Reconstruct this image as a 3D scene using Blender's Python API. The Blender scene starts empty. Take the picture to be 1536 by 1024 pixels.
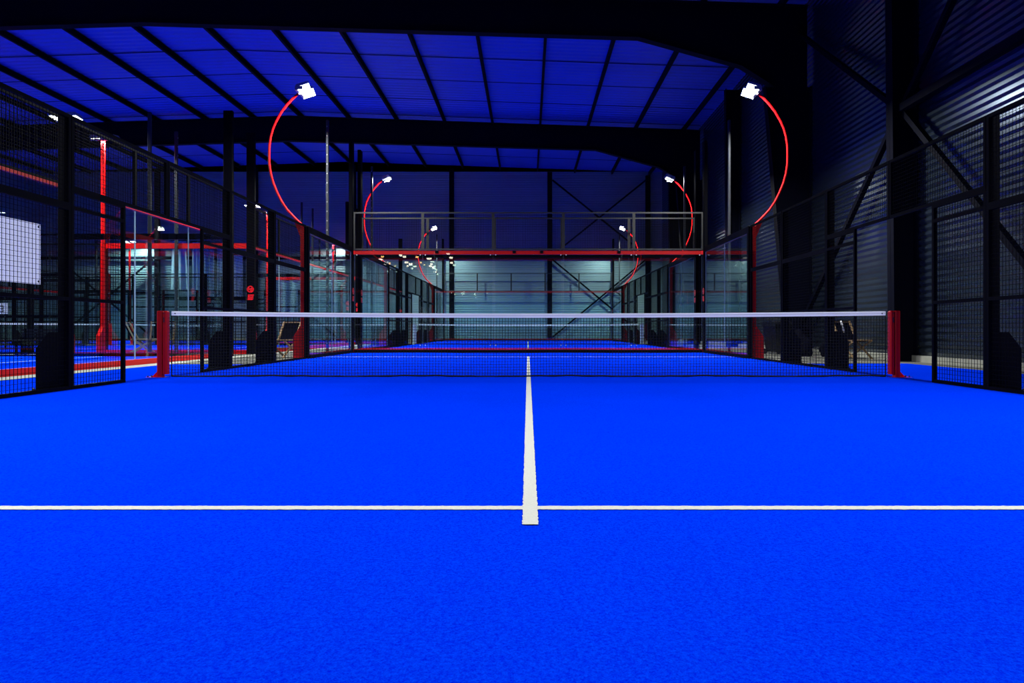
import bpy, bmesh, math, random
from mathutils import Vector, Matrix
random.seed(4)
C = bpy.context.scene.collection
PI = math.pi
CAMH = 0.667
F = 1027.0
VX, VY = 792.0, 494.0
NET_Y = 9.46          # net distance
WALL_R = 8.1
WALL_L = -30.1
WALL_F = 41.3
WALL_N = -16.0

# ------------------------------------------------------------------ materials
def newmat(name):
    m = bpy.data.materials.new(name); m.use_nodes = True
    nt = m.node_tree
    return m, nt, nt.nodes['Principled BSDF']
def simple(name, col, rough=0.5, metal=0.0, spec=0.5, coat=0.0):
    m, nt, b = newmat(name)
    b.inputs['Base Color'].default_value = (*col, 1)
    b.inputs['Roughness'].default_value = rough
    b.inputs['Metallic'].default_value = metal
    b.inputs['Specular IOR Level'].default_value = spec
    b.inputs['Coat Weight'].default_value = coat
    # slight wear variation in the gloss
    n = nt.nodes.new('ShaderNodeTexNoise'); n.inputs['Scale'].default_value = 9; n.inputs['Detail'].default_value = 4
    tc = nt.nodes.new('ShaderNodeTexCoord'); nt.links.new(tc.outputs['Object'], n.inputs['Vector'])
    mr = nt.nodes.new('ShaderNodeMapRange'); mr.inputs[3].default_value = max(0, rough-0.08); mr.inputs[4].default_value = min(1, rough+0.08)
    nt.links.new(n.outputs['Fac'], mr.inputs[0]); nt.links.new(mr.outputs[0], b.inputs['Roughness'])
    return m
def turf_mat():
    m, nt, b = newmat('blue_turf')
    L = nt.links.new
    g = nt.nodes.new('ShaderNodeNewGeometry')
    fine = nt.nodes.new('ShaderNodeTexNoise'); fine.inputs['Scale'].default_value = 260; fine.inputs['Detail'].default_value = 3
    mid = nt.nodes.new('ShaderNodeTexNoise'); mid.inputs['Scale'].default_value = 110; mid.inputs['Detail'].default_value = 5
    big = nt.nodes.new('ShaderNodeTexNoise'); big.inputs['Scale'].default_value = 0.9; big.inputs['Detail'].default_value = 5
    for n in (fine, mid, big): L(g.outputs['Position'], n.inputs['Vector'])
    add = nt.nodes.new('ShaderNodeMath'); add.operation = 'ADD'
    L(fine.outputs['Fac'], add.inputs[0]); L(mid.outputs['Fac'], add.inputs[1])
    cr = nt.nodes.new('ShaderNodeMapRange'); cr.inputs[1].default_value = 0.7; cr.inputs[2].default_value = 1.35
    L(add.outputs[0], cr.inputs[0])
    mix = nt.nodes.new('ShaderNodeMix'); mix.data_type = 'RGBA'
    mix.inputs[6].default_value = (0.0, 0.008, 0.74, 1); mix.inputs[7].default_value = (0.0, 0.066, 1.0, 1)
    L(cr.outputs[0], mix.inputs[0])
    mix2 = nt.nodes.new('ShaderNodeMix'); mix2.data_type = 'RGBA'; mix2.blend_type = 'MULTIPLY'; mix2.inputs[0].default_value = 1
    mr = nt.nodes.new('ShaderNodeMapRange'); mr.inputs[1].default_value = .3; mr.inputs[2].default_value = .7; mr.inputs[3].default_value = .93; mr.inputs[4].default_value = 1.0
    L(big.outputs['Fac'], mr.inputs[0]); L(mix.outputs[2], mix2.inputs[6]); L(mr.outputs[0], mix2.inputs[7])
    L(mix2.outputs[2], b.inputs['Base Color'])
    b.inputs['Roughness'].default_value = 0.95; b.inputs['Specular IOR Level'].default_value = 0.0
    bump = nt.nodes.new('ShaderNodeBump'); bump.inputs['Strength'].default_value = 0.3; bump.inputs['Distance'].default_value = 0.006
    L(add.outputs[0], bump.inputs['Height']); L(bump.outputs[0], b.inputs['Normal'])
    return m
def line_mat():
    m, nt, b = newmat('white_turf_line'); L = nt.links.new
    g = nt.nodes.new('ShaderNodeNewGeometry')
    n = nt.nodes.new('ShaderNodeTexNoise'); n.inputs['Scale'].default_value = 120; n.inputs['Detail'].default_value = 3
    L(g.outputs['Position'], n.inputs['Vector'])
    mix = nt.nodes.new('ShaderNodeMix'); mix.data_type = 'RGBA'
    mix.inputs[6].default_value = (0.55, 0.55, 0.49, 1); mix.inputs[7].default_value = (0.78, 0.78, 0.70, 1)
    L(n.outputs['Fac'], mix.inputs[0]); L(mix.outputs[2], b.inputs['Base Color'])
    b.inputs['Roughness'].default_value = 0.95
    return m
def noisy(name, c1, c2, scale, rough, metal=0.0, bump=0.0, stretch=None):
    m, nt, b = newmat(name); L = nt.links.new
    g = nt.nodes.new('ShaderNodeNewGeometry')
    n = nt.nodes.new('ShaderNodeTexNoise'); n.inputs['Scale'].default_value = scale; n.inputs['Detail'].default_value = 6
    if stretch:
        mp = nt.nodes.new('ShaderNodeMapping'); mp.inputs['Scale'].default_value = stretch
        L(g.outputs['Position'], mp.inputs['Vector']); L(mp.outputs[0], n.inputs['Vector'])
    else: L(g.outputs['Position'], n.inputs['Vector'])
    mr = nt.nodes.new('ShaderNodeMapRange'); mr.inputs[1].default_value = .3; mr.inputs[2].default_value = .7
    L(n.outputs['Fac'], mr.inputs[0])
    mix = nt.nodes.new('ShaderNodeMix'); mix.data_type = 'RGBA'
    mix.inputs[6].default_value = (*c1, 1); mix.inputs[7].default_value = (*c2, 1)
    L(mr.outputs[0], mix.inputs[0]); L(mix.outputs[2], b.inputs['Base Color'])
    b.inputs['Roughness'].default_value = rough; b.inputs['Metallic'].default_value = metal
    if bump:
        bu = nt.nodes.new('ShaderNodeBump'); bu.inputs['Strength'].default_value = bump; bu.inputs['Distance'].default_value = .01
        L(n.outputs['Fac'], bu.inputs['Height']); L(bu.outputs[0], b.inputs['Normal'])
    return m
def glass_mat():
    m = bpy.data.materials.new('clear_glass'); m.use_nodes = True; nt = m.node_tree; nt.nodes.clear(); L = nt.links.new
    out = nt.nodes.new('ShaderNodeOutputMaterial')
    tr = nt.nodes.new('ShaderNodeBsdfTransparent'); tr.inputs[0].default_value = (0.905, 0.985, 0.98, 1)
    gl = nt.nodes.new('ShaderNodeBsdfGlossy'); gl.inputs['Roughness'].default_value = 0.0; gl.inputs[0].default_value = (1, 1, 1, 1)
    lw = nt.nodes.new('ShaderNodeLayerWeight'); lw.inputs[0].default_value = 0.5
    pw = nt.nodes.new('ShaderNodeMath'); pw.operation = 'POWER'; pw.inputs[1].default_value = 5
    ma = nt.nodes.new('ShaderNodeMath'); ma.operation = 'MULTIPLY_ADD'; ma.inputs[1].default_value = .95; ma.inputs[2].default_value = .042
    mx = nt.nodes.new('ShaderNodeMixShader')
    L(lw.outputs['Facing'], pw.inputs[0]); L(pw.outputs[0], ma.inputs[0]); L(ma.outputs[0], mx.inputs[0])
    L(tr.outputs[0], mx.inputs[1]); L(gl.outputs[0], mx.inputs[2]); L(mx.outputs[0], out.inputs[0])
    return m
def emit(name, col, s):
    m = bpy.data.materials.new(name); m.use_nodes = True; nt = m.node_tree; nt.nodes.clear()
    out = nt.nodes.new('ShaderNodeOutputMaterial'); e = nt.nodes.new('ShaderNodeEmission')
    e.inputs[0].default_value = (*col, 1); e.inputs[1].default_value = s
    nt.links.new(e.outputs[0], out.inputs[0])
    m.cycles.emission_sampling = 'NONE'
    return m
MT = dict(
    turf=turf_mat(), line=line_mat(),
    black=simple('black_powder_coat', (0.0016, 0.0016, 0.0032), .6, 0, .04),
    sheen=simple('glossy_black_powder_coat', (0.003, 0.003, 0.004), .36, 0, .75),
    wire=simple('black_wire', (0.0016, 0.0016, 0.0022), .6, 0, .05),
    red=simple('red_powder_coat', (0.68, 0.0, 0.001), .42, 0, .3),
    grey=simple('grey_tube', (0.05, 0.055, 0.065), .35, .6),
    glass=glass_mat(),
    edge=simple('frosted_glass_edge', (0.45, 0.62, 0.64), .3),
    cord=simple('black_net_cord', (0.004, 0.004, 0.005), .8, 0, .2),
    tape=simple('white_tape', (0.88, 0.88, 0.90), .6),
    logo=simple('red_reflective_film', (0.95, 0.0, 0.004), .4),
    concrete=noisy('concrete', (.10, .097, .082), (.18, .172, .145), 1.4, .75, 0, .2),
    kerb=noisy('pale_concrete', (.36, .36, .30), (.46, .45, .38), 3, .8),
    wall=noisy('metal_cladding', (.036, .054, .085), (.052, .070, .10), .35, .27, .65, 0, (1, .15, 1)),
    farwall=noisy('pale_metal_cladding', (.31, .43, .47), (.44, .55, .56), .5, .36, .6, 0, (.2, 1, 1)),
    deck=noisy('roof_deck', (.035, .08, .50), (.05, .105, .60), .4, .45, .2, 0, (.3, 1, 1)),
    steel=simple('dark_painted_steel', (0.002, 0.0024, 0.008), .65, 0, .05),
    led=emit('floodlight_led', (0.93, 1.0, 0.97), 14),
    warm=emit('warm_bulb', (1.0, .55, .15), 12), cool=emit('pale_bulb', (1.0, .86, .66), 12),
    vinyl=simple('white_vinyl', (.80, .80, .86), .45),
    alu=simple('aluminium_housing', (.55, .58, .56), .35, .5),
    wood=noisy('pale_wood', (.36, .22, .10), (.5, .33, .17), 14, .5, 0, 0, (1, 1, 6)),
    fabric=simple('black_canvas', (.005, .005, .009), .9, 0, .0),
    plastic=simple('black_plastic', (.006, .006, .008), .35),
    yellow=simple('yellow_plastic', (.55, .5, .02), .4),
    sheet=simple('pale_plastic_sheet', (.50, .66, .72), .4),
    digit=simple('dark_print', (.01, .01, .02), .6),
)

# ------------------------------------------------------------------ mesh building
class MB:
    def __init__(s): s.v = []; s.f = []; s.mi = []; s.mats = []
    def slot(s, m):
        if m not in s.mats: s.mats.append(m)
        return s.mats.index(m)
    def add(s, vs, fs, m='black'):
        o = len(s.v); s.v += [tuple(v) for v in vs]; k = s.slot(m)
        for f in fs: s.f.append(tuple(i+o for i in f)); s.mi.append(k)
    def box(s, x0, x1, y0, y1, z0, z1, m='black'):
        s.add([(x0,y0,z0),(x1,y0,z0),(x1,y1,z0),(x0,y1,z0),(x0,y0,z1),(x1,y0,z1),(x1,y1,z1),(x0,y1,z1)],
              [(0,3,2,1),(4,5,6,7),(0,1,5,4),(1,2,6,5),(2,3,7,6),(3,0,4,7)], m)
    def cbox(s, x0, x1, y0, y1, z0, z1, m='black', b=.006):
        """box with chamfered vertical edges and top"""
        p = [(x0+b,y0),(x1-b,y0),(x1,y0+b),(x1,y1-b),(x1-b,y1),(x0+b,y1),(x0,y1-b),(x0,y0+b)]
        cx, cy = (x0+x1)/2, (y0+y1)/2
        q = [(cx+(x-cx)*(1-b/(abs(x1-x0)/2+1e-9)), cy+(y-cy)*(1-b/(abs(y1-y0)/2+1e-9))) for x, y in p]
        vs = [(x,y,z0) for x,y in p]+[(x,y,z1-b) for x,y in p]+[(x,y,z1) for x,y in q]
        fs = [tuple(range(7,-1,-1)), tuple(range(16,24))]
        for i in range(8):
            j = (i+1) % 8
            fs += [(i,j,8+j,8+i),(8+i,8+j,16+j,16+i)]
        s.add(vs, fs, m)
    def prism(s, pts, axis, a, b, m='black'):
        """polygon in the other two axes, extruded along axis from a to b"""
        n = len(pts)
        def mk(p, t):
            if axis == 'x': return (t, p[0], p[1])
            if axis == 'y': return (p[0], t, p[1])
            return (p[0], p[1], t)
        vs = [mk(p, a) for p in pts]+[mk(p, b) for p in pts]
        fs = [tuple(range(n)), tuple(range(2*n-1, n-1, -1))]
        for i in range(n):
            j = (i+1) % n; fs.append((i, n+i, n+j, j))
        s.add(vs, fs, m)
    def bar(s, p, q, r, m='black', n=4, up=None):
        p, q = Vector(p), Vector(q); d = (q-p).normalized()
        u = Vector((0,0,1)) if abs(d.z) < .9 else Vector((1,0,0))
        a = d.cross(u).normalized(); b = d.cross(a)
        ra, rb = (r if isinstance(r, tuple) else (r, r))
        vs = []
        for c in (p, q):
            for i in range(n):
                t = 2*PI*(i+.5)/n; k = 1/math.cos(PI/n) if n == 4 else 1
                vs.append(c + a*math.cos(t)*ra*k + b*math.sin(t)*rb*k)
        fs = [tuple(range(n)), tuple(range(2*n-1, n-1, -1))]
        for i in range(n):
            j = (i+1) % n; fs.append((i, n+i, n+j, j))
        s.add(vs, fs, m)
    def tube(s, pts, r, m='black', n=10):
        pts = [Vector(p) for p in pts]; vs = []; fs = []; K = len(pts)
        ref = None
        for i, p in enumerate(pts):
            d = (pts[min(i+1,K-1)]-pts[max(i-1,0)]).normalized()
            if ref is None:
                u = Vector((0,0,1)) if abs(d.z) < .9 else Vector((1,0,0)); ref = d.cross(u).normalized()
            a = (ref - d*ref.dot(d)).normalized(); ref = a; b = d.cross(a)
            rr = r[i] if isinstance(r, (list, tuple)) else r
            for k in range(n):
                t = 2*PI*k/n; vs.append(p+a*math.cos(t)*rr+b*math.sin(t)*rr)
        for i in range(K-1):
            for k in range(n):
                j = (k+1) % n; fs.append((i*n+k, i*n+j, (i+1)*n+j, (i+1)*n+k))
        fs += [tuple(range(n-1,-1,-1)), tuple(range((K-1)*n, K*n))]
        s.add(vs, fs, m)
    def lathe(s, prof, m='black', n=16, c=(0,0,0)):
        vs = []; fs = []
        for r, z in prof:
            for k in range(n):
                t = 2*PI*k/n; vs.append((c[0]+r*math.cos(t), c[1]+r*math.sin(t), c[2]+z))
        K = len(prof)
        for i in range(K-1):
            for k in range(n):
                j = (k+1) % n; fs.append((i*n+k, i*n+j, (i+1)*n+j, (i+1)*n+k))
        fs += [tuple(range(n-1,-1,-1)), tuple(range((K-1)*n, K*n))]
        s.add(vs, fs, m)
    def xf(s, M):
        s.v = [tuple(M @ Vector(v)) for v in s.v]; return s
    def mesh(s, name, smooth=False):
        me = bpy.data.meshes.new(name); me.from_pydata(s.v, [], s.f)
        for m in s.mats: me.materials.append(MT[m])
        for p, k in zip(me.polygons, s.mi): p.material_index = k
        bm = bmesh.new(); bm.from_mesh(me); bmesh.ops.recalc_face_normals(bm, faces=bm.faces[:]); bm.to_mesh(me); bm.free()
        if smooth:
            for p in me.polygons: p.use_smooth = True
            me.set_sharp_from_angle(angle=math.radians(40))
        me.update(); return me

CACHE = {}
def cached(key, fn, smooth=False):
    if key not in CACHE:
        CACHE[key] = fn().mesh(key if isinstance(key, str) else key[0], smooth)
    return CACHE[key]
def link(name, me, parent=None, loc=(0,0,0), rot=(0,0,0)):
    o = bpy.data.objects.new(name, me); C.objects.link(o)
    o.location = loc; o.rotation_euler = rot
    if parent: o.parent = parent
    return o
LABELS = {}
def tag(o, label, cat, group=None, kind=None):
    o['label'] = label; o['category'] = cat
    if group: o['group'] = group
    if kind: o['kind'] = kind
    LABELS.setdefault(label, []).append((o.name, group))
    n = len(label.replace(',', ' ').split())
    if n > 16 or n < 4: print('LABEL LENGTH', n, label)
    return o

# ------------------------------------------------------------------ parts of a court
def grid_mb(w, z0, z1, step=.05, r=.002, y=0.0):
    mb = MB(); h = w/2
    n = int(round(w/step))
    def wire(a, b, ax):
        if ax == 'z':
            x = a; mb.add([(x-r,y-r,z0),(x+r,y-r,z0),(x+r,y+r,z0),(x-r,y+r,z0),(x-r,y-r,z1),(x+r,y-r,z1),(x+r,y+r,z1),(x-r,y+r,z1)],
                          [(0,1,5,4),(1,2,6,5),(2,3,7,6),(3,0,4,7)], 'wire')
        else:
            z = a; mb.add([(-h,y-r,z-r),(-h,y+r,z-r),(-h,y+r,z+r),(-h,y-r,z+r),(h,y-r,z-r),(h,y+r,z-r),(h,y+r,z+r),(h,y-r,z+r)],
                          [(0,1,5,4),(1,2,6,5),(2,3,7,6),(3,0,4,7)], 'wire')
    for i in range(1, n): wire(-h+i*step, 0, 'z')
    k = int(round((z1-z0)/step))
    for i in range(1, k): wire(z0+i*step, 0, 'x')
    return mb
def frame_mb(w, z0, z1, rails=(), t=.04, d=.02, sheen=False):
    mb = MB(); h = w/2; m = 'sheen' if sheen else 'black'
    mb.box(-h, -h+t, -d, d, z0, z1, m); mb.box(h-t, h, -d, d, z0, z1, m)
    mb.box(-h+t, h-t, -d, d, z0, z0+t, m); mb.box(-h+t, h-t, -d, d, z1-t, z1, m)
    for r in rails: mb.box(-h+t, h-t, -d, d, r-t/2, r+t/2)
    return mb
def mesh_panel(w, z0, z1, rails, loc, rz, label, group):
    e = link('mesh_fence_panel', None, None, (loc[0], loc[1], 0), (0,0,rz))
    tag(e, label, 'fence panel', group)
    link('frame', cached(('panel_frame', w, z0, z1, rails, 'left court' in label), lambda: frame_mb(w, z0, z1, rails, sheen=(z1 > 3.5 and 'left court' not in label))), e)
    link('wire_mesh', cached(('wire_mesh', w, z0, z1), lambda: grid_mb(w-.06, z0+.02, z1-.02, y=.0)), e)
def pane_mb(w, z0, z1):
    mb = MB(); h = w/2-.006; y = .006
    mb.add([(-h,-y,z0),(h,-y,z0),(h,y,z0),(-h,y,z0),(-h,-y,z1),(h,-y,z1),(h,y,z1),(-h,y,z1)], [(0,1,5,4),(2,3,7,6)], 'glass')
    mb.add([(-h,-y,z0),(h,-y,z0),(h,y,z0),(-h,y,z0),(-h,-y,z1),(h,-y,z1),(h,y,z1),(-h,y,z1)], [(0,3,2,1),(4,5,6,7),(1,2,6,5),(3,0,4,7)], 'edge')
    return mb
def bolt_mb():
    mb = MB(); mb.prism([(.018*math.cos(k*PI/4), .018*math.sin(k*PI/4)) for k in range(8)], 'y', -.012, -.0062, 'alu'); return mb
def glass_pane(w, z0, z1, loc, rz, label, group):
    o = link('glass_panel', cached(('glass_panel', w, z0, z1), lambda: pane_mb(w, z0, z1)), None, (loc[0], loc[1], 0), (0,0,rz))
    tag(o, label, 'glass panel', group)
    if 'nearest court' in label:
        for x in (-w/2+.07, w/2-.07):
            for z in (.22, z1-.12): link('bolt', cached('bolt', bolt_mb), o, (x, 0, z))
def gusset_pts(): return [(.03,0),(.30,0),(.30,.46),(.15,.64),(.03,.64)]
def fence_post(loc, rz, label, group, red=False):
    e = link('fence_post', None, None, (loc[0], loc[1], 0), (0,0,rz)); tag(e, label, 'post', group)
    def up():
        mb = MB(); mb.cbox(-.055, .055, .022, .10, .012, 3.0); return mb
    def gs():
        mb = MB()
        mb.prism([(.10,.012),(.34,.012),(.34,.46),(.20,.64),(.10,.64)], 'x', -.045, .045); return mb
    def bp():
        mb = MB(); mb.box(-.12, .12, .02, .38, 0, .012)
        for x in (-.09, .09):
            for y in (.06, .33): mb.lathe([(.014,.012),(.014,.03),(.008,.036)], 'grey', 6, (x, y, 0))
        return mb
    link('upright', cached('post_upright', up), e); link('gusset', cached('post_gusset', gs), e); link('base_plate', cached('post_base_plate', bp), e)

ARC = [(.06,3.0),(.24,3.17),(.42,3.36),(.55,3.55),(.65,3.75),(.74,3.97),(.80,4.19),(.83,4.40),(.835,4.61),(.83,4.82),(.80,5.02),(.75,5.2),(.68,5.36),(.56,5.57),(.42,5.75),(.30,5.88),(.17,5.99)]
def flood_pole(loc, rz, s, label, group, power=480, straight=False):
    """post on the fence line, local +y points out of the court, s*local x points to the net"""
    e = link('floodlight_pole', None, None, (loc[0], loc[1], 0), (0,0,rz)); tag(e, label, 'floodlight', group)
    def post():
        mb = MB(); mb.cbox(-.05, .05, .03, .13, .012, 3.0, 'red'); return mb
    def inner():
        mb = MB(); mb.cbox(-.05, .05, -.05, .025, .0, 3.0, 'black'); return mb
    def foot():
        mb = MB(); mb.prism([(.13,.012),(.30,.012),(.30,.50),(.13,.75)], 'x', -.05, .05, 'red'); mb.box(-.1,.1,.03,.34,0,.012,'red'); return mb
    def arm():
        mb = MB()
        if straight: mb.cbox(-.045, .045, .045, .115, 3.0, 5.764, 'red'); mb.box(-.05, .05, .03, .04, 5.3, 5.42, 'black')
        else: mb.tube([(0, o+.02, z) for o, z in ARC], .026, 'red', 12)
        return mb
    def brk():
        mb = MB(); mb.prism([(.05,2.72),(.13,2.72),(.30,3.14),(.26,3.19),(.05,3.0)], 'x', -.012, .012, 'red'); return mb
    link('post', cached('lamp_post', post), e); link('inner_upright', cached('lamp_inner', inner), e)
    link('foot_bracket', cached('lamp_foot', foot), e); link('arm', cached(('lamp_arm', straight), arm, not straight), e)
    if not straight: link('gusset', cached('lamp_gusset', brk), e)
    def crossbar():
        mb = MB(); mb.box(-.30, .30, .11, .17, 5.965, 6.0, 'alu'); mb.box(-.30,-.27,.0,.17,5.99,6.06,'alu'); mb.box(.27,.30,.0,.17,5.99,6.06,'alu'); return mb
    dz = -.2 if straight else 0.0
    link('mounting_bar', cached('lamp_bar', crossbar), e, (0, 0, dz))
    tin, tnet = (math.radians(6), 0.0) if straight else (math.radians(24), math.radians(26))
    R = Matrix.Rotation(-tnet*s, 3, 'Y') @ Matrix.Rotation(-tin, 3, 'X')
    def head():
        mb = MB()
        mb.cbox(-.115,.115,-.15,.15,-.02,.045,'alu')
        for i in range(8): mb.box(-.10+i*.0265, -.094+i*.0265, -.13, .13, .045, .075, 'alu')
        mb.box(-.115,.115,-.15,-.138,-.03,-.02,'alu'); mb.box(-.115,.115,.138,.15,-.03,-.02,'alu')
        return mb
    def lens():
        mb = MB(); mb.box(-.103,.103,-.136,.136,-.028,-.0205,'led'); return mb
    eul = R.to_euler()
    for x in ((-.22, .22) if straight else (-.155, .155)):
        h = link('floodlight', cached('lamp_head', head), e, (x, .02, 6.06+dz), eul)
        link('lens', cached('lamp_lens', lens), h)
    # light of the two floodlights
    ld = bpy.data.lights.new('floodlight_light', 'AREA'); ld.shape = 'RECTANGLE'; ld.size = .5; ld.size_y = .27
    ld.energy = power; ld.color = (0.96, 1.0, 0.97); ld.spread = math.radians(166)
    lo = bpy.data.objects.new('floodlight_light', ld); C.objects.link(lo)
    lo.parent = e
    nrm = R @ Vector((0,0,-1))
    R2 = Matrix.Rotation(-math.radians(1)*s, 3, 'Y') @ Matrix.Rotation(-math.radians(5), 3, 'X')
    lo.location = Vector((0,.02,6.06+dz)) + nrm*.05 + Vector((0,0,-.05)); lo.rotation_euler = R2.to_euler()
def corner_post(loc, rz, sx, label, group):
    """end corner: local +y out of the end, sx = side on which the side wall runs (-y direction)"""
    e = link('corner_post', None, None, (loc[0], loc[1], 0), (0,0,rz)); tag(e, label, 'post', group)
    def up():
        mb = MB(); mb.cbox(-.05, .05, -.16, .06, .0, 6.0); return mb
    link('upright', cached('corner_upright', up), e)
    def disc(x, flip):
        mb = MB(); N = 24
        z0 = 1.755; y0 = -.05
        # round mark with two small dark notches cut out of it
        ring = [(y0+.095*math.cos(2*PI*k/N), z0+.095*math.sin(2*PI*k/N)) for k in range(N)]
        a, b = (x, x+.003) if flip > 0 else (x-.003, x)
        mb.prism(ring, 'x', a, b, 'logo')
        a2, b2 = (x+.003, x+.005) if flip > 0 else (x-.005, x-.003)
        mb.prism([(y0-.045,z0+.03),(y0+.035,z0+.03),(y0,z0+.062)], 'x', a2, b2, 'black')
        mb.prism([(y0-.035*flip-.02,z0-.03),(y0-.035*flip+.022,z0-.022),(y0-.035*flip+.012,z0-.055),(y0-.035*flip-.012,z0-.06)], 'x', a2, b2, 'black')
        mb.prism([(y0-.085,z0-.29),(y0+.065,z0-.29),(y0+.085,z0-.19),(y0+.095,z0-.14),(y0-.07,z0-.14)], 'x', a, b, 'logo')
        mb.prism([(y0-.02,z0-.20),(y0+.05,z0-.20),(y0+.05,z0-.19),(y0-.02,z0-.19)], 'x', a2, b2, 'black')
        return mb
    for f in (1, -1):
        l = link('logo', cached(('logo', f), lambda: disc(.05*f, f)), e); l['label'] = 'red round mark above a red block'
def bar_thing(name, x0, x1, y0, y1, z0, z1, m, loc, rz, label, cat, group, extra=None):
    key = (name, round(x0,3), round(x1,3), round(y0,3), round(y1,3), round(z0,3), round(z1,3), m, bool(extra))
    def fn():
        mb = MB(); mb.box(x0, x1, y0, y1, z0, z1, m)
        return mb
    o = link(name, cached(key, fn), None, (loc[0], loc[1], 0), (0,0,rz)); tag(o, label, cat, group)
    return o
def court_net(center, rz, label, postmat, group):
    e = link('court_net', None, None, (center[0], center[1], 0), (0,0,rz)); tag(e, label, 'net', group)
    W = 4.93
    def topz(x): return .885 + .032*(abs(x)/W)**2
    def netm():
        mb = MB(); st = .04; n = int(2*W/st); r = .0027
        rnd = random.Random(3)
        for i in range(n+1):
            x = -W + i*2*W/n; zt = topz(x)-.05
            zb = .012 + .006*math.sin(x*3.1)
            xb = x + .008*math.sin(x*5)
            mb.add([(xb-r,-r,zb),(xb+r,-r,zb),(xb+r,r,zb),(xb-r,r,zb),(x-r,-r,zt),(x+r,-r,zt),(x+r,r,zt),(x-r,r,zt)],
                   [(0,1,5,4),(1,2,6,5),(2,3,7,6),(3,0,4,7)], 'cord')
        K = 24; rows = 21; 
        for j in range(rows):
            f = (j+.5)/rows
            for i in range(K):
                xa = -W+2*W*i/K; xb = -W+2*W*(i+1)/K
                za = (topz(xa)-.05)*f + (.012 + .006*math.sin(xa*3.1))*(1-f); zb = (topz(xb)-.05)*f + (.012 + .006*math.sin(xb*3.1))*(1-f)
                mb.add([(xa,-r,za-r),(xa,r,za-r),(xa,r,za+r),(xa,-r,za+r),(xb,-r,zb-r),(xb,r,zb-r),(xb,r,zb+r),(xb,-r,zb+r)],
                       [(0,1,5,4),(1,2,6,5),(2,3,7,6),(3,0,4,7)], 'cord')
        return mb
    def tape():
        mb = MB(); K = 40
        for sgn in (1,):
            vs = []; fs = []
            prof = [(-.006,-.056),(-.008,-.03),(-.007,-.004),(0,.002),(.007,-.004),(.008,-.03),(.006,-.056)]
            for i in range(K+1):
                x = -W+2*W*i/K
                for y, dz in prof: vs.append((x, y, topz(x)+dz))
            P = len(prof)
            for i in range(K):
                for k in range(P):
                    j = (k+1) % P; fs.append((i*P+k, i*P+j, (i+1)*P+j, (i+1)*P+k))
            fs += [tuple(range(P)), tuple(range((K+1)*P-1, K*P-1, -1))]
            mb.add(vs, fs, 'tape')
        return mb
    def stitch():
        mb = MB(); K = 40
        for y in (-.0092, .0092):
            for i in range(K):
                xa = -W+2*W*i/K; xb = -W+2*W*(i+1)/K
                mb.bar((xa, y, topz(xa)-.024), (xb, y, topz(xb)-.024), .0012, 'grey', 4)
        for sx in (-1, 1):
            mb.prism([(sx*(W-.05)+.009*math.cos(k*PI/4), topz(W)-.028+.009*math.sin(k*PI/4)) for k in range(8)], 'y', -.012, .012, 'cord')
        return mb
    def rope():
        mb = MB(); pts = []
        K = 160
        for i in range(K+1):
            x = -W+2*W*i/K; pts.append((x, 0, .024 + .006*math.sin(x*3.1) + .004*math.sin(x*13.7)))
        mb.tube(pts, .0115, 'cord', 6); return mb
    def siderope(sx):
        mb = MB(); mb.tube([(sx*(W+.002),0,.02),(sx*(W+.002),0,.45),(sx*(W+.002),0,topz(W)-.05)], .0065, 'cord', 6)
        for k in range(16): mb.tube([(sx*W,0,.06+k*.05),(sx*(W+.03),-.002,.075+k*.05),(sx*(W+.05),0,.08+k*.05)], .0025, 'cord', 4)
        return mb
    link('net_mesh', cached('court_net_mesh', netm), e)
    link('tape', cached('court_net_tape', tape, True), e); link('tape_stitching', cached('court_net_stitch', stitch), e)
    link('bottom_cord', cached('court_net_rope', rope, True), e)
    for sx in (-1, 1):
        link('side_lacing', cached(('side_lacing', sx), lambda: siderope(sx)), e)
        def post():
            mb = MB(); x0, x1 = sorted((sx*4.975, sx*5.045)); mb.cbox(x0, x1, -.045, .045, .05, .925, postmat, .016)
            x0, x1 = sorted((sx*5.047, sx*5.115)); mb.cbox(x0, x1, -.045, .045, .012, .925, postmat, .008)
            return mb
        def slot():
            mb = MB(); mb.prism([(sx*5.015+.008*math.cos(k*PI/4), .80+(.03 if math.sin(k*PI/4)>0 else -.03)+.008*math.sin(k*PI/4)) for k in range(8)], 'y', -.048, -.044, 'digit')
            mb.prism([(sx*5.015+.008*math.cos(k*PI/4), .89+.008*math.sin(k*PI/4)) for k in range(8)], 'y', -.048, -.044, 'digit'); return mb
        def foot():
            mb = MB(); x0, x1 = sorted((sx*5.0, sx*5.26)); mb.box(x0, x1, -.07, .07, 0, .012, postmat)
            mb.prism([(sx*5.115,.012),(sx*5.2,.012),(sx*5.115,.10)], 'y', -.01, .01, postmat)
            for x in (5.18, 5.235):
                for y in (-.045, .045): mb.lathe([(.010,.012),(.010,.028),(.005,.034)], 'grey', 6, (sx*x, y, 0))
            return mb
        p = link('net_post', cached(('net_post', sx, postmat), post), e)
        link('slot', cached(('net_slot', sx), slot), p); link('foot_plate', cached(('net_foot', sx, postmat), foot), p)

def in_view(x, y):
    if y < .4: return False
    px = VX + F*x/y
    return -260 < px < 1800

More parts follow.
